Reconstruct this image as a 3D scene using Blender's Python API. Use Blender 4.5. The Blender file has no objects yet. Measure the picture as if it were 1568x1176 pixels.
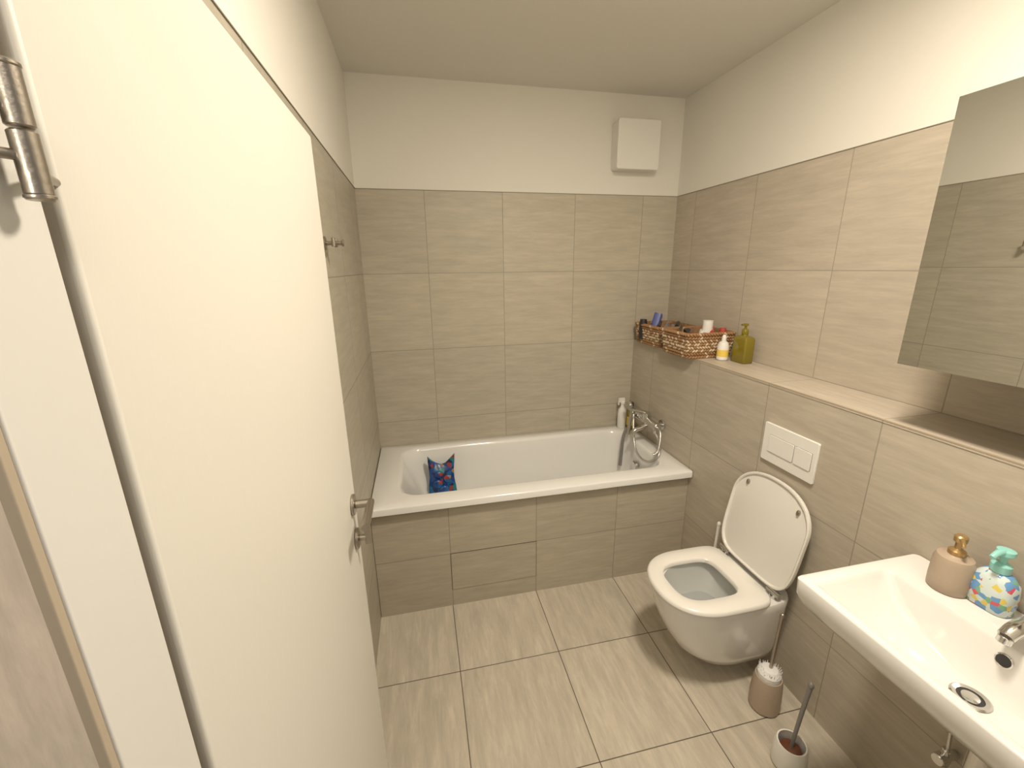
import bpy, bmesh, math, random
from mathutils import Matrix, Vector, Euler
random.seed(4)
sc=bpy.context.scene
try: sc.view_settings.view_transform='Standard'
except Exception: pass
pi=math.pi
W=1.70; WU=1.934; HC=2.68; HT=2.139; HR=.638; HL=1.244

# ------------------------------------------------------------ materials
def new(name):
    m=bpy.data.materials.new(name); m.use_nodes=True
    nt=m.node_tree; b=nt.nodes['Principled BSDF']; return m,nt,b
def setc(b,k,v):
    if k in b.inputs: b.inputs[k].default_value=v
def mat(name,col,rough=.5,metal=0,spec=.5,bump=0,bscale=80,trans=0,coat=0,var=.04,stretch=None):
    m,nt,b=new(name)
    setc(b,'Roughness',rough);setc(b,'Metallic',metal);setc(b,'Specular IOR Level',spec);setc(b,'Transmission Weight',trans);setc(b,'Coat Weight',coat);setc(b,'Coat Roughness',.05)
    tc=nt.nodes.new('ShaderNodeNewGeometry');mp=nt.nodes.new('ShaderNodeMapping')
    mp.inputs['Scale'].default_value=stretch or (1,1,1)
    nt.links.new(tc.outputs['Position'],mp.inputs['Vector'])
    n=nt.nodes.new('ShaderNodeTexNoise');n.inputs['Scale'].default_value=bscale;n.inputs['Detail'].default_value=4
    nt.links.new(mp.outputs[0],n.inputs['Vector'])
    mx=nt.nodes.new('ShaderNodeMix');mx.data_type='RGBA'
    mx.inputs[6].default_value=tuple(c*(1-var) for c in col)+(1,);mx.inputs[7].default_value=tuple(min(1,c*(1+var)) for c in col)+(1,)
    nt.links.new(n.outputs['Fac'],mx.inputs[0]);nt.links.new(mx.outputs[2],b.inputs['Base Color'])
    if bump:
        bp=nt.nodes.new('ShaderNodeBump');bp.inputs['Strength'].default_value=bump;bp.inputs['Distance'].default_value=.002
        nt.links.new(n.outputs['Fac'],bp.inputs['Height']);nt.links.new(bp.outputs[0],b.inputs['Normal'])
    return m
def tile(name,ua,va,u0,su,v0,sv,col,streak='u',rough=.42,grout=None,contrast=.72,scale=1.0,gw=.0024):
    m,nt,b=new(name);N=nt.nodes;L=nt.links
    grout=grout or tuple(c*.66 for c in col)
    def M(op,a,b_=None,c=None):
        x=N.new('ShaderNodeMath');x.operation=op
        for i,v in enumerate((a,b_,c)):
            if v is None: continue
            if isinstance(v,(int,float)): x.inputs[i].default_value=v
            else: L.new(v,x.inputs[i])
        return x.outputs[0]
    g=N.new('ShaderNodeNewGeometry');s=N.new('ShaderNodeSeparateXYZ');L.new(g.outputs['Position'],s.inputs[0])
    u=M('SUBTRACT',s.outputs[ua],u0);v=M('SUBTRACT',s.outputs[va],v0)
    du=M('PINGPONG',u,su/2);dv=M('PINGPONG',v,sv/2);d=M('MINIMUM',du,dv)
    mr=N.new('ShaderNodeMapRange');L.new(d,mr.inputs[0]);mr.inputs[1].default_value=gw*.45;mr.inputs[2].default_value=gw;mr.inputs[3].default_value=1;mr.inputs[4].default_value=0
    idn=M('ADD',M('FLOOR',M('DIVIDE',u,su)),M('MULTIPLY',M('FLOOR',M('DIVIDE',v,sv)),7.31))
    wn=N.new('ShaderNodeTexWhiteNoise');wn.noise_dimensions='1D';L.new(idn,wn.inputs['W'])
    a,c=(4.0,30.0) if streak=='u' else (26.0,4.0)
    cb=N.new('ShaderNodeCombineXYZ');L.new(M('MULTIPLY',u,a*scale),cb.inputs[0]);L.new(M('MULTIPLY',v,c*scale),cb.inputs[1]);L.new(M('MULTIPLY',wn.outputs['Value'],40),cb.inputs[2])
    n=N.new('ShaderNodeTexNoise');L.new(cb.outputs[0],n.inputs['Vector']);n.inputs['Scale'].default_value=1.3;n.inputs['Detail'].default_value=10;n.inputs['Roughness'].default_value=.70;n.inputs['Distortion'].default_value=.25
    r=N.new('ShaderNodeValToRGB');e=r.color_ramp.elements
    k=.17*contrast
    e[0].position=.30;e[0].color=tuple(x*(1-k) for x in col)+(1,)
    e[1].position=.70;e[1].color=(min(1,col[0]*(1+k*1.2)),min(1,col[1]*(1+k*1.15)),min(1,col[2]*(1+k*1.15)),1)
    mid=e.new(.5);mid.color=col+(1,)
    L.new(n.outputs['Fac'],r.inputs[0])
    hv=N.new('ShaderNodeHueSaturation');L.new(r.outputs[0],hv.inputs['Color']);L.new(M('ADD',M('MULTIPLY',wn.outputs['Value'],.07),.965),hv.inputs['Value'])
    mx=N.new('ShaderNodeMix');mx.data_type='RGBA';L.new(mr.outputs[0],mx.inputs[0]);L.new(hv.outputs[0],mx.inputs[6]);mx.inputs[7].default_value=grout+(1,)
    L.new(mx.outputs[2],b.inputs['Base Color'])
    L.new(M('ADD',M('MULTIPLY',mr.outputs[0],.4),rough),b.inputs['Roughness'])
    bp=N.new('ShaderNodeBump');bp.inputs['Strength'].default_value=.12;bp.inputs['Distance'].default_value=.0015
    L.new(M('SUBTRACT',M('MULTIPLY',n.outputs['Fac'],.25),M('MULTIPLY',mr.outputs[0],.6)),bp.inputs['Height']);L.new(bp.outputs[0],b.inputs['Normal'])
    setc(b,'Specular IOR Level',.35)
    return m
def patches(name,cols,scale,rough=.3,trans=0):
    m,nt,b=new(name);g=nt.nodes.new('ShaderNodeNewGeometry');v=nt.nodes.new('ShaderNodeTexVoronoi');v.inputs['Scale'].default_value=scale
    nt.links.new(g.outputs['Position'],v.inputs['Vector']);s=nt.nodes.new('ShaderNodeSeparateColor');nt.links.new(v.outputs['Color'],s.inputs[0])
    r=nt.nodes.new('ShaderNodeValToRGB');r.color_ramp.interpolation='CONSTANT';e=r.color_ramp.elements
    tot=sum(w for _,w in cols);acc=0
    for i,(c,w) in enumerate(cols):
        if i==0: e[0].position=0;e[0].color=c+(1,)
        elif i==1: e[1].position=acc;e[1].color=c+(1,)
        else: x=e.new(acc);x.color=c+(1,)
        acc+=w/tot
    nt.links.new(s.outputs[0],r.inputs[0]);nt.links.new(r.outputs[0],b.inputs['Base Color']);setc(b,'Roughness',rough);setc(b,'Transmission Weight',trans)
    return m

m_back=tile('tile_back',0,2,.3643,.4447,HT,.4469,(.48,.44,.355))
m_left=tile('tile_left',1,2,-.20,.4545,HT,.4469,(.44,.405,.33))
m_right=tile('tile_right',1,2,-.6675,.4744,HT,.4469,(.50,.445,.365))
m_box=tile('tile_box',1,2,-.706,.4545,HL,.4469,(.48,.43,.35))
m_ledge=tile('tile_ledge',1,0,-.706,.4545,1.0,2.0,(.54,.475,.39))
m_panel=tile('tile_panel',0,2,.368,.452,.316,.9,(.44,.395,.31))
m_floor=tile('tile_floor',0,1,.3653,.4549,-1.1059,.468,(.52,.47,.385),streak='v',rough=.36,grout=(.11,.09,.07),contrast=1.05,gw=.0026)
m_hall=tile('tile_hall',0,2,5,9,5,9,(.72,.62,.50),streak='v',contrast=1.0,scale=2.2)
m_white=mat('plaster_white',(.80,.78,.72),.9,spec=.2,bump=.12,bscale=220,var=.015)
m_ceil=mat('plaster_ceiling',(.76,.74,.68),.95,spec=.1,bump=.15,bscale=160,var=.02)
m_door=mat('door_paint',(.68,.66,.595),.42,spec=.35,bump=.10,bscale=60,var=.012,stretch=(6,6,.5))
m_frame=mat('frame_paint',(.68,.67,.63),.35,var=.01)
m_gask=mat('gasket_tan',(.42,.35,.26),.7)
m_dark=mat('dark_gap',(.05,.04,.03),.8)
m_cer=mat('ceramic_white',(.78,.77,.74),.09,spec=.55,coat=.4,var=.005)
m_acr=mat('acrylic_white',(.80,.80,.78),.14,spec=.55,coat=.3,var=.005)
m_seat=mat('seat_plastic',(.80,.78,.73),.2,spec=.5,var=.005)
m_pla=mat('plastic_white',(.82,.81,.77),.35,var=.01)
m_chr=mat('chrome',(.66,.65,.63),.14,1,var=.01)
m_nick=mat('brushed_nickel',(.42,.38,.33),.36,1,bump=.1,bscale=300)
m_mirror=mat('mirror_glass',(.90,.91,.89),.01,1,var=0)
m_alu=mat('mirror_edge',(.55,.54,.5),.3,.8)
m_beige=mat('beige_ceramic',(.44,.35,.265),.45)
m_bris=mat('white_bristle',(.82,.82,.80),.8,bump=.8,bscale=300)
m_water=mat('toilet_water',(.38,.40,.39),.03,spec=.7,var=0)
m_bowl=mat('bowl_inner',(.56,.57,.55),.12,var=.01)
m_black=mat('black_plastic',(.03,.03,.03),.35)
m_grey=mat('grey_plastic',(.22,.21,.2),.35)
m_gold=mat('pump_gold',(.45,.30,.13),.3,.6)
m_sg1=mat('seagrass_brown',(.34,.19,.09),.75,var=.35,bscale=120,bump=.4)
m_sg2=mat('seagrass_cream',(.62,.49,.34),.75,var=.2,bscale=120,bump=.4)
m_liq=mat('yellow_soap',(.27,.215,.02),.12,spec=.6,trans=.2)
m_yel=mat('label_yellow',(.85,.62,.12),.4)
m_teal=mat('teal_pump',(.30,.66,.62),.3)
m_blue=mat('tin_blue',(.08,.10,.32),.3)
m_red=mat('lid_red',(.5,.08,.06),.35)
m_brn=mat('amber_brown',(.16,.06,.03),.2)
m_flow=patches('flower_print',[((.66,.76,.76),5),((.15,.35,.65),2),((.75,.62,.15),1.3),((.65,.12,.15),1.3),((.2,.45,.3),1.2)],75,.15)
m_fish=patches('fish_print',[((.012,.06,.24),6),((.015,.12,.36),4),((.02,.20,.22),1.4),((.30,.05,.05),1.0),((.35,.20,.05),.5),((.01,.02,.08),3)],38,.3)
m_hose=mat('hose_steel',(.62,.61,.6),.25,.9,bump=.6,bscale=500)

# ------------------------------------------------------------ mesh builder
def rrect(cx,cy,hx,hy,r,z,n=7):
    pts=[]
    for sx,sy,a0 in((1,1,0),(-1,1,90),(-1,-1,180),(1,-1,270)):
        for i in range(n+1):
            a=math.radians(a0+90*i/n);pts.append(Vector((cx+sx*(hx-r)+r*math.cos(a),cy+sy*(hy-r)+r*math.sin(a),z)))
    return pts
def dshape(xf,xb,hw,cy,z,n=48,ef=2.3,eb=5,k=.5):
    xc=xb-(xb-xf)*k;pts=[]
    for i in range(n):
        a=2*pi*i/n;c,s=math.cos(a),math.sin(a)
        e=eb if c>0 else ef
        A=(xb-xc) if c>0 else (xc-xf)
        pts.append(Vector((xc+A*math.copysign(abs(c)**(2/e),c),cy+hw*math.copysign(abs(s)**(2/e),s),z)))
    return pts
class MB:
    def __init__(s): s.v=[];s.f=[];s.m=[]
    def loft(s,rings,m=0,cap0=True,cap1=True,xf=None):
        n=len(rings[0]);o=len(s.v)
        for r in rings: s.v+=[(xf@p if xf else p.copy()) for p in r]
        for k in range(len(rings)-1):
            for i in range(n):
                j=(i+1)%n;s.f.append((o+k*n+i,o+k*n+j,o+(k+1)*n+j,o+(k+1)*n+i));s.m.append(m)
        if cap0: s.f.append(tuple(o+i for i in range(n))[::-1]);s.m.append(m)
        if cap1: s.f.append(tuple(o+(len(rings)-1)*n+i for i in range(n)));s.m.append(m)
        return s
    def lathe(s,prof,xf=None,m=0,seg=28,cap0=True,cap1=True):
        rings=[[Vector((r*math.cos(2*pi*i/seg),r*math.sin(2*pi*i/seg),z)) for i in range(seg)] for r,z in prof]
        return s.loft(rings,m,cap0,cap1,xf)
    def at(s,prof,c,m=0,seg=28,**k): return s.lathe(prof,Matrix.Translation(c),m,seg,**k)
    def cyl(s,p0,p1,r0,r1=None,m=0,seg=20):
        p0=Vector(p0);p1=Vector(p1);d=p1-p0;q=d.to_track_quat('Z','Y').to_matrix().to_4x4();L=d.length
        r1=r0 if r1 is None else r1;b=min(.15*min(r0,r1),.002)
        return s.lathe([(r0-b,0),(r0,b),(r1,L-b),(r1-b,L)],Matrix.Translation(p0)@q,m,seg)
    def box(s,a,b,m=0):
        x0,x1=sorted((a[0],b[0]));y0,y1=sorted((a[1],b[1]));z0,z1=sorted((a[2],b[2]))
        return s.loft([[Vector(p) for p in((x0,y0,z),(x1,y0,z),(x1,y1,z),(x0,y1,z))] for z in(z0,z1)],m)
    def ell(s,c,r,rot=None,m=0,seg=12,n=7):
        xf=Matrix.Translation(c)@(rot if rot else Matrix.Identity(4))@Matrix.Diagonal((r[0],r[1],r[2],1))
        return s.lathe([(max(.02,math.sin(pi*i/n)),-math.cos(pi*i/n)) for i in range(n+1)],xf,m,seg)
    def path(s,pts,r,m=0,seg=12,res=10):
        P=[Vector(p) for p in pts];Q=[]
        for i in range(len(P)-1):
            a=P[max(i-1,0)];b=P[i];c=P[i+1];d=P[min(i+2,len(P)-1)]
            for k in range(res):
                t=k/res;Q.append(.5*((2*b)+(c-a)*t+(2*a-5*b+4*c-d)*t*t+(-a+3*b-3*c+d)*t**3))
        Q.append(P[-1]);T=(Q[1]-Q[0]).normalized();nrm=T.orthogonal().normalized();rings=[]
        for i,q in enumerate(Q):
            t=(Q[min(i+1,len(Q)-1)]-Q[max(i-1,0)]).normalized();nrm=(nrm-t*nrm.dot(t)).normalized();b=t.cross(nrm)
            rr=r[0]+(r[1]-r[0])*i/(len(Q)-1) if isinstance(r,tuple) else r
            rings.append([q+nrm*rr*math.cos(2*pi*k/seg)+b*rr*math.sin(2*pi*k/seg) for k in range(seg)])
        return s.loft(rings,m)
    def obj(s,name,mats,parent=None,bevel=0,sub=0,ang=35,flat=False):
        me=bpy.data.meshes.new(name);me.from_pydata([tuple(v) for v in s.v],[],s.f)
        for x in mats: me.materials.append(x)
        for p,k in zip(me.polygons,s.m): p.material_index=k
        bm=bmesh.new();bm.from_mesh(me);bmesh.ops.recalc_face_normals(bm,faces=bm.faces);bm.to_mesh(me);bm.free()
        if not flat:
            for p in me.polygons:p.use_smooth=True
            try: me.set_sharp_from_angle(angle=math.radians(ang))
            except Exception: pass
        o=bpy.data.objects.new(name,me);sc.collection.objects.link(o)
        if bevel:
            b=o.modifiers.new('b','BEVEL');b.width=bevel;b.segments=3;b.limit_method='ANGLE';b.angle_limit=math.radians(40)
        if sub:
            b=o.modifiers.new('s','SUBSURF');b.levels=sub;b.render_levels=sub
        if parent:
            o.parent=parent;o.matrix_parent_inverse=Matrix.Translation(-parent.location)
        return o
def empty(name,loc):
    e=bpy.data.objects.new(name,None);e.location=loc;e.empty_display_size=.05;sc.collection.objects.link(e);return e
def simple(name,a,b,m,**k): return MB().box(a,b).obj(name,[m],flat=True,**k)

# ------------------------------------------------------------ room shell
def wall(name,lo,hi,mt):
    mb=MB();mb.box(lo,(hi[0],hi[1],HT),0);mb.box((lo[0],lo[1],HT),hi,1)
    return mb.obj(name,[mt,m_white],flat=True)
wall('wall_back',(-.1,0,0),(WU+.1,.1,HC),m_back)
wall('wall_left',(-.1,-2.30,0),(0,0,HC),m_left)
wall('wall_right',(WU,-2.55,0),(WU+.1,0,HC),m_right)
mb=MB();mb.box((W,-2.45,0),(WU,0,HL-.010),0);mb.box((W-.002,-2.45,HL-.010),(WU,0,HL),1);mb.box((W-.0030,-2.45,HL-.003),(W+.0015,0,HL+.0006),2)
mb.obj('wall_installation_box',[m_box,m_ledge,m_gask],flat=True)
simple('floor',(-1.2,-4.2,-.1),(WU+.1,.1,0),m_floor)
simple('ceiling',(-.1,-2.55,HC),(WU+.1,.1,HC+.1),m_ceil)
simple('wall_front_left',(-1.2,-2.363,0),(.0935,-2.305,HC),m_hall)
simple('wall_front_lintel',(.0935,-2.363,2.062),(.95,-2.305,HC),m_white)
simple('wall_front_right',(.95,-2.55,0),(WU,-2.452,HC),m_white)
mb=MB();mb.box((0,-.003,HT-.001),(WU,0,HT+.0015));mb.box((0,-2.30,HT-.001),(.003,0,HT+.0015));mb.box((WU-.003,-2.45,HT-.001),(WU,0,HT+.0015));mb.obj('trim_1',[m_back],flat=True)
# door frame
fr=empty('door_frame',(.1,-2.33,0))
MB().box((.094,-2.360,0),(.100,-2.300,2.0)).box((.094,-2.360,2.0),(.93,-2.300,2.06)).obj('reveal',[m_frame],fr,bevel=.0015)
MB().box((.092,-2.365,0),(.0985,-2.3595,2.0)).obj('gasket',[m_gask],fr,bevel=.001)

# door leaf, opened 90 degrees
dr=empty('door_1',(.08,-1.92,0))
MB().box((.06,-2.287,.012),(.10,-1.551,1.984)).obj('leaf',[m_door],dr,bevel=.004)
hd=MB()
hx=.112;hy=-2.3185
for z0,z1,zs in((1.754,1.811,1.784),(.25,.31,.28)):
    hd.cyl((hx,hy,z0),(hx,hy,zs-.0006),.0057);hd.cyl((hx,hy,zs+.0006),(hx,hy,z1),.0057);hd.cyl((hx,hy,z0-.002),(hx,hy,z0+.001),.0062);hd.cyl((hx,hy,z1-.001),(hx,hy,z1+.002),.0062)
    hd.cyl((hx,hy,z0+.018),(.100,-2.333,z0+.018),.0026);hd.cyl((hx,hy,z1-.018),(.100,-2.333,z1-.018),.0026)
    hd.cyl((hx,hy,z0+.012),(.0985,-2.285,z0+.012),.0025)
    hd.cyl((.100,-2.333,z0+.018),(.1015,-2.3335,z0+.018),.006);hd.cyl((.100,-2.333,z1-.018),(.1015,-2.3335,z1-.018),.006)
hd.obj('hinge',[m_nick],dr)
hd=MB();hy=-1.604
for sx,x0 in((1,.10),(-1,.06)):
    X=lambda d:x0+sx*d
    hd.cyl((X(0),hy,1.16),(X(.008),hy,1.16),.026);hd.cyl((X(.008),hy,1.16),(X(.04 if sx>0 else .028),hy,1.16),.010)
    e=.044 if sx>0 else .032
    hd.path([(X(e),hy+.006,1.16),(X(e),hy-.03,1.16),(X(e),hy-.11,1.16)],.0095)
    hd.cyl((X(0),hy,1.065),(X(.008),hy,1.065),.026)
hd.cyl((.108,hy,1.065),(.125,hy,1.065),.008);hd.box((.122,hy-.005,1.047),(.136,hy+.005,1.083))
hd.obj('handle',[m_nick],dr,ang=40)

# robe hook on left wall
hk=MB();y=-1.02;z=1.803
hk.cyl((0,y,z),(.008,y,z),.022);hk.cyl((.008,y,z),(.058,y,z),.007);hk.cyl((.058,y,z),(.064,y,z),.011)
hk.cyl((.035,y-.022,z-.004),(.035,y+.022,z-.004),.006);hk.cyl((.035,y-.022,z-.012),(.035,y-.022,z+.016),.006);hk.cyl((.035,y+.022,z-.012),(.035,y+.022,z+.016),.006)
hk.obj('robe_hook',[m_nick])

# ventilation unit
VX=Matrix(((1,0,0,0),(0,0,-1,0),(0,-1,0,0),(0,0,0,1)))
vn=empty('ventilation_cover',(1.6,-.04,2.395))
MB().loft([rrect(1.6,-2.397,.128,.127,.012,z_) for z_ in(0,.072)],xf=VX).obj('housing',[m_pla],vn,bevel=.002)
MB().loft([rrect(1.6,-2.397,.133,.132,.014,z_) for z_ in(.074,.096)],xf=VX).obj('front_cover',[m_pla],vn,bevel=.004)

# ------------------------------------------------------------ bathtub
ocx,ocy=.85,-.3785
def tr(i,z,r=.012): return rrect(ocx,ocy,.847-i,.3755-i,r,z,10)
def ti(x0,x1,y0,y1,r,z): return rrect((x0+x1)/2,(y0+y1)/2,(x1-x0)/2,(y1-y0)/2,r,z,10)
rg=[tr(.004,.600),tr(0,.602),tr(0,.630),tr(.002,.635),tr(.006,.638,.016),
 ti(.122,1.612,-.662,-.066,.11,.6385),ti(.130,1.604,-.655,-.074,.11,.637),ti(.138,1.598,-.648,-.082,.11,.630),ti(.146,1.594,-.643,-.087,.11,.615),
 ti(.17,1.585,-.632,-.098,.115,.55),ti(.215,1.57,-.615,-.115,.12,.44),ti(.275,1.545,-.592,-.135,.13,.32),ti(.32,1.52,-.57,-.155,.13,.26),ti(.37,1.48,-.54,-.185,.12,.232),ti(.45,1.42,-.49,-.235,.10,.225)]
tb=empty('bathtub',(.85,-.38,0))
MB().loft(rg,cap0=False).obj('tub_shell',[m_acr],tb,ang=50)
t=MB();t.cyl((1.575,-.36,.50),(1.555,-.36,.497),.032);t.cyl((1.2,-.36,.2255),(1.2,-.36,.231),.03);t.obj('overflow_and_drain',[m_chr],tb)
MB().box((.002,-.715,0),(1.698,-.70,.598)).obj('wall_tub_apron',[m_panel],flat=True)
mb=MB();mb.box((.3665,-.7158,.0975),(.8215,-.7152,.3175),1);mb.box((.3690,-.7175,.100),(.8190,-.7155,.315),0);mb.obj('trim_access_tile',[m_panel,m_dark],flat=True)

# bath mixer
mx=empty('bath_mixer',(1.66,-.34,.78))
t=MB();zc=.785
for y in(-.26,-.42): t.cyl((1.699,y,zc),(1.688,y,zc),.032);t.cyl((1.69,y,zc),(1.645,y,zc),.015)
t.cyl((1.64,-.215,zc),(1.64,-.465,zc),.024)
t.cyl((1.64,-.325,zc),(1.64,-.325,zc+.045),.024);t.ell((1.64,-.325,zc+.045),(.026,.026,.014));t.path([(1.64,-.325,zc+.052),(1.60,-.325,zc+.066),(1.545,-.325,zc+.075)],(.010,.007))
t.path([(1.64,-.36,zc-.01),(1.60,-.36,zc-.03),(1.55,-.36,zc-.045),(1.535,-.36,zc-.07)],.014)
t.cyl((1.64,-.44,zc-.01),(1.64,-.44,zc-.045),.011)
t.obj('mixer_body',[m_chr],mx)
t=MB();t.path([(1.64,-.44,zc-.04),(1.64,-.50,.70),(1.60,-.56,.655),(1.57,-.52,.60),(1.56,-.44,.585),(1.56,-.36,.62),(1.575,-.30,.70),(1.60,-.24,.80)],.0075,res=14)
t.path([(1.64,-.46,zc),(1.635,-.50,zc-.01),(1.62,-.53,zc-.06),(1.60,-.545,.67),(1.57,-.545,.655)],.0075,res=12)
t.obj('hose',[m_hose],mx)
t=MB();t.path([(1.60,-.22,.84),(1.588,-.225,.76),(1.57,-.235,.66)],(.011,.012));t.lathe([(.012,-.012),(.03,-.008),(.033,.002),(.028,.012)],Matrix.Translation((1.585,-.21,.85))@Matrix.Rotation(math.radians(-100),4,'Y'))
t.box((1.61,-.26,.785),(1.65,-.24,.80));t.obj('hand_shower',[m_chr],mx)
t=MB();t.path([(1.570,-.215,.70),(1.555,-.215,.655),(1.545,-.22,.60),(1.540,-.22,.50),(1.535,-.225,.44)],(.009,.012));t.obj('hanging_brush',[m_grey],mx)

# bottles on tub corner
b=MB();c=(1.615,-.055,HR+.001)
b.at([(.026,0),(.030,.006),(.030,.10),(.024,.135),(.012,.155),(.012,.17),(.016,.172),(.016,.19)],c,0);b.box((1.585,-.063,HR+.186),(1.628,-.047,HR+.215),0);b.box((1.582,-.061,HR+.165),(1.590,-.049,HR+.195),0)
b.obj('spray_bottle',[m_pla],bevel=.002)
b=MB();c=(1.662,-.09,HR+.001)
b.at([(.022,0),(.026,.005),(.026,.11),(.020,.13),(.012,.138)],c,0);b.at([(.014,.136),(.016,.14),(.016,.185),(.012,.19)],c,1);b.at([(.0265,.03),(.0265,.09)],c,2,cap0=False,cap1=False)
b.obj('shampoo_bottle',[m_liq,m_black,m_yel])

# blue mesh toy bag hanging inside the tub
out=[(-.082,.117),(-.055,.090),(-.03,.070),(.0,.060),(.025,.070),(.055,.095),(.083,.122),(.081,.08),(.074,.03),(.074,-.03),(.082,-.08),(.086,-.122),(.03,-.130),(-.03,-.130),(-.086,-.124),(-.084,-.07),(-.076,-.02),(-.077,.03),(-.081,.08)]
f=MB();fx=Matrix.Translation((.365,-.185,.50))@Matrix.Rotation(math.radians(-8),4,'X')
def outl(s,th): return [Vector((x*s,th+.006*math.sin(x*60)*math.cos(z*40),z*s)) for x,z in out]
f.loft([outl(.94,-.012),outl(1,-.006),outl(1,.006),outl(.94,.012)],xf=fx)
for cx_,cz_,rr in((-.03,-.06,.035),(.035,-.03,.032),(.01,-.095,.03),(-.02,.0,.028)): f.ell(fx@Vector((cx_,-.012,cz_)),(rr,.016,rr*.9))
f.obj('bath_toy_bag',[m_fish],ang=60)

# ------------------------------------------------------------ toilet
TY=-1.292
to=empty('toilet',(1.45,TY,.25))
D=lambda xf,xb,hw,z,**k:dshape(xf,xb,hw,TY,z,**k)
t=MB()
t.loft([D(1.43,1.694,.09,.085),D(1.385,1.695,.115,.090),D(1.325,1.695,.135,.112),D(1.275,1.696,.150,.160),D(1.240,1.696,.160,.22),D(1.212,1.696,.169,.28),D(1.192,1.696,.176,.34),D(1.180,1.696,.181,.39),D(1.176,1.696,.183,.420),D(1.181,1.694,.179,.428),
  D(1.222,1.54,.132,.430,eb=4),D(1.232,1.53,.124,.424,eb=4)],m=0,cap1=False)
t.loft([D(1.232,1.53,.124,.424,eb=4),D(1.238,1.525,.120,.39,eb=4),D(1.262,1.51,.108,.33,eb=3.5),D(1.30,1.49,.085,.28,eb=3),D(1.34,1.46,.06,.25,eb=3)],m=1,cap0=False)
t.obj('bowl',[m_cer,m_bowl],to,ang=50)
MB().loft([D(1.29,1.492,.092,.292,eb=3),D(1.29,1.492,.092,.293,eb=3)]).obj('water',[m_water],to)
n=64;mb=MB()
mb.loft([D(1.172,1.580,.183,.430,n=n,eb=7),D(1.164,1.585,.190,.436,n=n,eb=7),D(1.165,1.585,.189,.446,n=n,eb=7),D(1.173,1.580,.182,.452,n=n,eb=7),
 D(1.228,1.500,.118,.452,n=n,ef=3,eb=4.5),D(1.235,1.494,.112,.446,n=n,ef=3,eb=4.5),D(1.235,1.494,.112,.431,n=n,ef=3,eb=4.5),D(1.172,1.580,.183,.430,n=n,eb=7)],cap0=False,cap1=False)
mb.obj('seat',[m_seat],to,ang=50)
def lid(hw,x0,x1,z): return dshape(-x1,-x0,hw,0,z,n=64,ef=2.3,eb=5,k=.62)
tl=math.radians(100.3)
lx=Matrix.Translation((1.600,TY,.456))@Matrix.Rotation(tl,4,'Y')
lm=MB();lm.loft([lid(.182,.012,.405,.008),lid(.187,.004,.413,.009),lid(.195,.0,.420,.010),lid(.197,0,.422,.014),lid(.192,.004,.415,.019),lid(.170,.02,.395,.021)],xf=lx)
lm.loft([lid(.197,0,.422,.014),lid(.198,0,.423,.008),lid(.197,0,.422,.001),lid(.192,.006,.416,-.001),lid(.188,.010,.411,.002),lid(.187,.011,.410,.009)],xf=lx,cap0=False,cap1=False)
lm.obj('lid',[m_seat],to,ang=50)
pd=MB()
for yy in(-.130,.130): pd.lathe([(.007,.009),(.007,.001),(.005,-.001)],lx@Matrix.Translation((-.345,yy,0))@Matrix.Diagonal((1.7,1,1,1)))
pd.obj('lid_bumpers',[m_nick],to)
hg=MB()
for yy in(-.14,.14): hg.cyl((1.606,TY+yy-.03,.453),(1.606,TY+yy+.03,.453),.011);hg.cyl((1.606,TY+yy,.428),(1.606,TY+yy,.450),.013)
hg.obj('hinges',[m_chr],to)

# flush plate
fp=empty('flush_plate',(1.69,-1.307,1.0));R90=Matrix(((0,0,-1,1.6995),(1,0,0,0),(0,1,0,0),(0,0,0,1)))
MB().loft([rrect(-1.307,1.0,.126,.0825,.006,z) for z in(0,.010)],xf=R90).obj('plate',[m_pla],fp,bevel=.002)
t=MB();t.loft([rrect(-1.275,1.0,.060,.036,.004,z) for z in(.010,.0135)],xf=R90);t.loft([rrect(-1.378,1.0,.036,.036,.004,z) for z in(.010,.0135)],xf=R90)
t.obj('buttons',[m_pla],fp,bevel=.001)
t=MB();t.loft([rrect(-1.275,1.0,.0615,.0375,.004,z) for z in(.010,.0104)],xf=R90);t.loft([rrect(-1.378,1.0,.0375,.0375,.004,z) for z in(.010,.0104)],xf=R90);t.obj('button_gaps',[m_grey],fp)

# toilet brushes
def brush(name,c,cupm,h,r,hand,hm,bris,top=0):
    e=empty(name,c);x,y,_=c;t=MB()
    t.at([(r*.86,.001),(r*.97,.008),(r,h*.4),(r*.93,h*.85),(r*.84,h),(r*.76,h),(r*.80,h*.8),(r*.8,.02)],(x,y,0),0,cap1=True);t.obj('cup',[cupm],e)
    t=MB();t.path([(x,y,h*.7),((x+hand[0])/2,(y+hand[1])/2,(h+hand[2])/2),hand],(.006,.008));t.ell(hand,(.010,.010,.014));t.obj('handle',[hm],e)
    if bris:
        t=MB();t.at([(r*.62,h*.6),(r*.74,h*.8),(r*.74,h+.018),(r*.5,h+.034),(.012,h+.038)],(x,y,0))
        for i in range(70):
            a=random.random()*2*pi;q=r*.45+random.random()*r*.3;t.cyl((x+q*.8*math.cos(a),y+q*.8*math.sin(a),h+.01),(x+q*1.02*math.cos(a),y+q*1.02*math.sin(a),h+.03+random.random()*.012),.0016,.001,seg=5)
        t.obj('bristles',[m_bris],e)
    else:
        t=MB();t.at([(.030,h*.45),(.034,h*.5),(.034,h*.72),(.012,h*.8)],(x,y,0));t.obj('brush_head',[m_brn],e)
brush('toilet_brush',(1.545,-1.53,0),m_beige,.155,.056,(1.562,-1.525,.43),m_nick,True)
brush('toilet_brush',(1.470,-1.725,0),m_pla,.10,.055,(1.505,-1.72,.34),m_grey,False)
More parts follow.
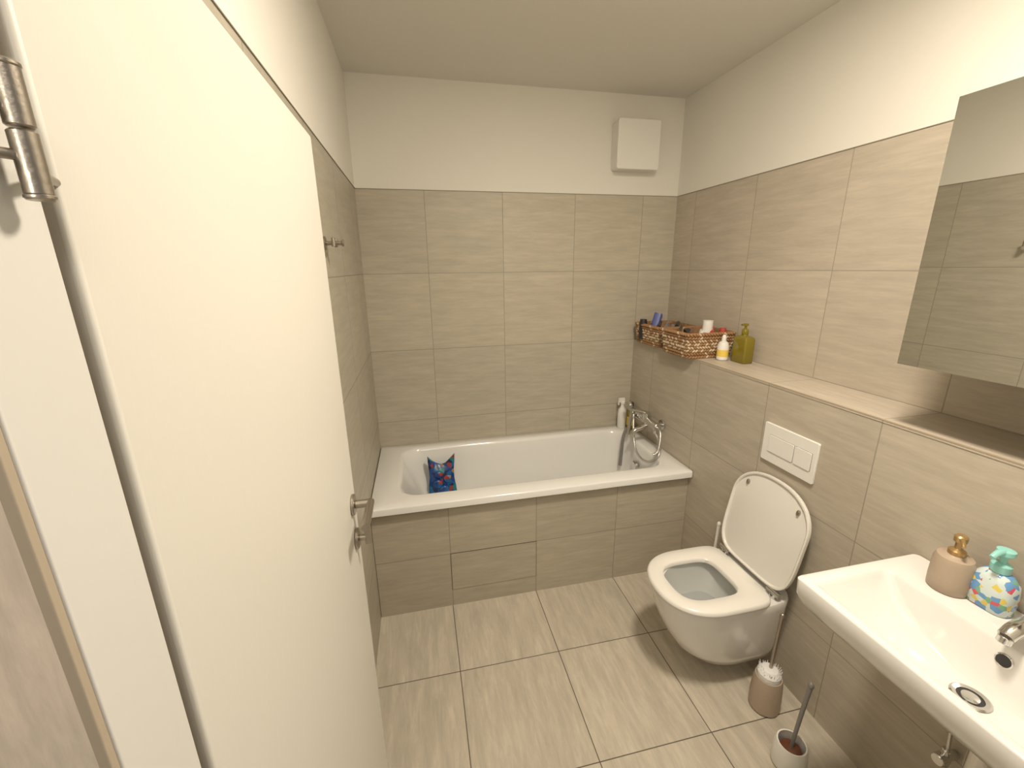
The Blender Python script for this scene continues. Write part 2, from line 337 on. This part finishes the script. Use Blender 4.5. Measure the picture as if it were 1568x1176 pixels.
brush('toilet_brush',(1.645,-1.03,0),m_pla,.11,.045,(1.665,-1.025,.49),m_pla,False)

# ------------------------------------------------------------ washbasin
SY=-2.0875
sk=empty('washbasin',(1.48,SY,.8))
def sr(x0,x1,hy,r,z,cy=SY): return rrect((x0+x1)/2,cy,(x1-x0)/2,hy,r,z,10)
t=MB()
t.loft([sr(1.50,1.694,.14,.03,.715),sr(1.42,1.696,.20,.04,.722),sr(1.345,1.697,.255,.04,.750),sr(1.300,1.697,.285,.035,.785),sr(1.280,1.697,.298,.026,.810),sr(1.273,1.697,.302,.018,.830),sr(1.270,1.697,.3025,.016,.876),sr(1.274,1.696,.299,.016,.8805),
 sr(1.293,1.548,.272,.02,.8805),sr(1.298,1.545,.267,.02,.878),sr(1.304,1.541,.260,.024,.868),sr(1.325,1.532,.225,.04,.820),sr(1.350,1.524,.175,.05,.785),sr(1.385,1.515,.115,.05,.762),sr(1.425,1.505,.05,.038,.755)])
t.obj('basin',[m_cer],sk,ang=50)
t=MB();dc=(1.467,SY,.7555);t.at([(.034,0),(.036,.002),(.032,.0045),(.024,.003),(.0235,.0)],dc,0,cap1=False);t.at([(.0235,.0008),(.0235,.001)],dc,1);t.at([(.017,.0015),(.016,.004),(.004,.0055)],dc,0)
ox=Matrix.Translation((1.537,SY,.845))@Matrix.Rotation(math.radians(-78),4,'Y')
t.lathe([(.015,0),(.0165,.002),(.0145,.0035),(.0135,.003)],ox,0,cap1=False);t.lathe([(.0138,.0025),(.0138,.0030)],ox,1)
t.obj('drain_and_overflow',[m_chr,m_black],sk)
t=MB();t.cyl((1.60,SY,.725),(1.60,SY,.60),.018);t.cyl((1.60,SY,.60),(1.60,SY,.47),.032);t.path([(1.60,SY,.53),(1.64,SY,.53),(1.699,SY,.53)],.014)
for yy in(-.09,.09):
    t.cyl((1.699,SY+yy,.37),(1.66,SY+yy,.37),.012);t.cyl((1.66,SY+yy,.345),(1.66,SY+yy,.40),.012);t.cyl((1.66,SY+yy,.37),(1.63,SY+yy,.37),.016);t.path([(1.66,SY+yy,.40),(1.65,SY+yy,.55),(1.63,SY+yy*.3,.72)],.005)
t.obj('trap_and_valves',[m_chr],sk)
fa=empty('basin_faucet',(1.63,SY,.92));t=MB();fc=(1.632,SY,.8808)
t.at([(.028,0),(.028,.006),(.023,.010),(.022,.07),(.024,.085),(.018,.098)],fc);t.path([(1.625,SY,.915),(1.58,SY,.935),(1.535,SY,.932),(1.512,SY,.918)],(.019,.015));t.cyl((1.514,SY,.918),(1.510,SY,.902),.013)
t.path([(1.632,SY,.975),(1.60,SY,.992),(1.545,SY,1.005)],(.014,.010));t.ell((1.632,SY,.972),(.024,.024,.014));t.obj('faucet_body',[m_chr],fa)

# soap dispensers
s1=empty('soap_dispenser',(1.618,-1.915,.93));c=(1.618,-1.915,.8808)
MB().at([(.038,0),(.041,.004),(.042,.03),(.041,.085),(.036,.098),(.022,.103),(.020,.105)],c).obj('body',[m_beige],s1)
t=MB();t.at([(.018,.104),(.018,.116),(.012,.12),(.008,.122),(.008,.140),(.013,.142),(.014,.156),(.010,.160)],c);t.path([(1.618,-1.915,1.032),(1.600,-1.93,1.033),(1.588,-1.94,1.027)],(.006,.004));t.obj('pump',[m_gold],s1)
s2=empty('soap_dispenser',(1.648,-1.985,.93));c=(1.648,-1.985,.8808)
t=MB();t.loft([rrect(c[0],c[1],hx_,hy_,r_,c[2]+z_) for hx_,hy_,r_,z_ in((.026,.040,.02,0),(.029,.043,.024,.004),(.030,.044,.025,.05),(.028,.040,.024,.08),(.020,.026,.018,.098),(.014,.014,.0135,.103))]);t.obj('body',[m_flow],s2,ang=50)
t=MB();t.at([(.017,.102),(.019,.104),(.019,.122),(.014,.126),(.007,.128),(.007,.145),(.014,.147),(.018,.152),(.017,.162),(.010,.165)],c);t.path([(1.648,-1.985,1.038),(1.622,-1.985,1.039),(1.604,-1.985,1.030)],(.009,.006));t.obj('pump',[m_teal],s2)

# mirror cabinet
mc=empty('mirror_cabinet',(1.78,-2.03,1.77))
MB().box((1.6295,-2.40,1.439),(1.933,-1.667,2.111)).obj('carcass',[m_alu],mc,bevel=.001)
MB().box((1.6255,-2.399,1.440),(1.6290,-1.668,2.110)).obj('mirror',[m_mirror],mc)

# ------------------------------------------------------------ baskets
def basket(x0,x1,y0,y1,z,h,items):
    e=empty('seagrass_basket',((x0+x1)/2,(y0+y1)/2,z));cx,cy=(x0+x1)/2,(y0+y1)/2;hx,hy=(x1-x0)/2,(y1-y0)/2
    t=MB();tp=lambda k:1-.10*(1-k)
    t.loft([rrect(cx,cy,(hx-.008)*tp(k),(hy-.008)*tp(k),.02,z+.003+h*k) for k in(0,.5,.97)]+[rrect(cx,cy,(hx-.012)*tp(k),(hy-.012)*tp(k),.018,z+.006+h*k) for k in(.97,.5,.05)])
    t.obj('liner',[m_sg1],e)
    t=MB();Lv=8
    for l in range(Lv):
        k=(l+.5)/Lv;ring=rrect(cx,cy,(hx-.006)*tp(k),(hy-.006)*tp(k),.022,z+h*k,5)
        n=len(ring);seg=[(ring[i],ring[(i+1)%n]) for i in range(n)];tot=sum((b-a).length for a,b in seg);cnt=int(tot/.0165);st=tot/cnt;acc=0;j=0
        big=l==Lv-1
        for a,b_ in seg:
            L=(b_-a).length
            while j*st<acc+L and L>0:
                p=a+(b_-a)*((j*st-acc)/L);d=(b_-a).normalized();nn=Vector((d.y,-d.x,0))
                sg=1 if l%2 else -1
                B=Matrix((d,nn,Vector((0,0,1)))).transposed().to_4x4()
                rot=B@Matrix.Rotation(math.radians(38*sg),4,'Y')
                mi=1 if (l in(2,3,4) and (j+l)%3!=0) or (l in(5,) and j%2) else 0
                if j%9==0: mi=1-mi
                t.ell(p,(.0125,.0062 if not big else .009,.0055),rot,mi,seg=7,n=5);j+=1
            acc+=L
    t.obj('weave',[m_sg1,m_sg2],e,ang=80)
    t=MB()
    for it in items:
        k,px,py,pz,r,hh,mi=it
        if k=='c': t.at([(r*.9,0),(r,.004),(r,hh*.8),(r*.85,hh)],(px,py,pz),mi,seg=18)
        elif k=='j': t.at([(r*.9,0),(r,.004),(r,hh*.6),(r*.9,hh*.62)],(px,py,pz),mi,seg=18);t.at([(r,hh*.62),(r,hh)],(px,py,pz),0,seg=18)
        elif k=='b':
            t.loft([rrect(0,0,r,r*.55,r*.2,q,3) for q in(0,hh)],mi,xf=Matrix.Translation((px,py,pz))@Euler((.25*math.sin(px*90),.3*math.cos(py*50),px*17)).to_matrix().to_4x4())
        elif k=='l': t.cyl((px,py,pz),(px+hh*.6,py+hh*.8,pz+.012),r,r*.8,mi,seg=14)
    t.obj('toiletries',[m_pla,m_black,m_blue,m_red,m_brn,m_yel,m_grey],e)
basket(1.635,1.925,-.685,-.405,HL,.135,[('j',1.80,-.60,1.27,.026,.165,3),('l',1.69,-.62,1.365,.012,.15,4),('l',1.72,-.66,1.362,.013,.14,0),('b',1.75,-.50,1.26,.030,.12,1),('c',1.70,-.46,1.26,.020,.11,4),('l',1.80,-.64,1.375,.011,.12,3),('c',1.88,-.62,1.27,.018,.125,3),('b',1.85,-.50,1.26,.022,.13,6),('l',1.66,-.56,1.37,.009,.16,1)])
basket(1.66,1.925,-.365,-.05,HL,.125,[('b',1.72,-.18,1.27,.042,.165,2),('c',1.68,-.14,1.27,.024,.125,1),('l',1.69,-.30,1.365,.012,.14,1),('b',1.80,-.25,1.26,.03,.11,6),('l',1.72,-.33,1.365,.014,.13,6),('l',1.80,-.32,1.365,.014,.11,1)])
b=MB();c=(1.812,-.722,HL+.001)
b.at([(.024,0),(.028,.005),(.028,.075),(.022,.092),(.010,.098)],c,0);b.at([(.011,.097),(.012,.10),(.009,.125),(.006,.13)],c,0);b.at([(.0284,.02),(.0284,.055)],c,1,cap0=False,cap1=False);b.obj('lotion_bottle',[m_pla,m_yel])
b=MB();c=(1.868,-.795,HL+.001)
b.loft([rrect(c[0],c[1],a,b_,.010,c[2]+z_) for a,b_,z_ in((.026,.042,0),(.029,.046,.005),(.029,.046,.115),(.026,.042,.128),(.014,.016,.135),(.013,.013,.142))],0)
b.at([(.015,.141),(.016,.144),(.016,.164),(.012,.168)],c,0);b.at([(.006,.167),(.006,.182),(.012,.184),(.012,.194)],c,0);b.box((1.845,c[1]-.006,c[2]+.184),(1.868,c[1]+.006,c[2]+.193),0);b.obj('liquid_soap_bottle',[m_liq],ang=50)

# ------------------------------------------------------------ lights
def area(name,loc,size,e,col,rot=(0,0,0)):
    l=bpy.data.lights.new(name,'AREA');l.shape='DISK';l.size=size;l.energy=e;l.color=col
    o=bpy.data.objects.new(name,l);o.location=loc;o.rotation_euler=rot;sc.collection.objects.link(o)
area('ceiling_light',(1.0,-1.90,HC-.03),.24,35,(1,.88,.725))
area('hall_fill',(.45,-3.3,2.5),.4,6,(1,.90,.77),(math.radians(35),0,0))  # added fill, no known lamp here; brightens door leaf and frame strip
area('hall_wall_fill',(-.15,-3.5,1.9),.25,5,(1,.90,.77),(math.radians(90),0,0))  # second added fill, aimed at the hall face of wall_front_left to lift it
w=bpy.data.worlds.new('w');sc.world=w;w.use_nodes=True;w.node_tree.nodes['Background'].inputs[0].default_value=(1,.9,.78,1);w.node_tree.nodes['Background'].inputs[1].default_value=.18

# ------------------------------------------------------------ camera
yaw,pit,rol=.2126,.2676,-.0118
cy,sy,cp,sp=math.cos(yaw),math.sin(yaw),math.cos(pit),math.sin(pit)
F=Vector((sy*cp,cy*cp,-sp));R=Vector((cy,-sy,0));U=R.cross(F);c,s=math.cos(rol),math.sin(rol);R2=R*c+U*s;U2=U*c-R*s
cd=bpy.data.cameras.new('camera');co=bpy.data.objects.new('camera',cd);sc.collection.objects.link(co)
C=(.2931,-2.5926,1.7168)
co.matrix_world=Matrix([[R2[i],U2[i],-F[i],C[i]] for i in range(3)]+[[0,0,0,1]])
cd.sensor_width=36;cd.lens=36*661.1/1600;cd.clip_start=.01;sc.camera=co
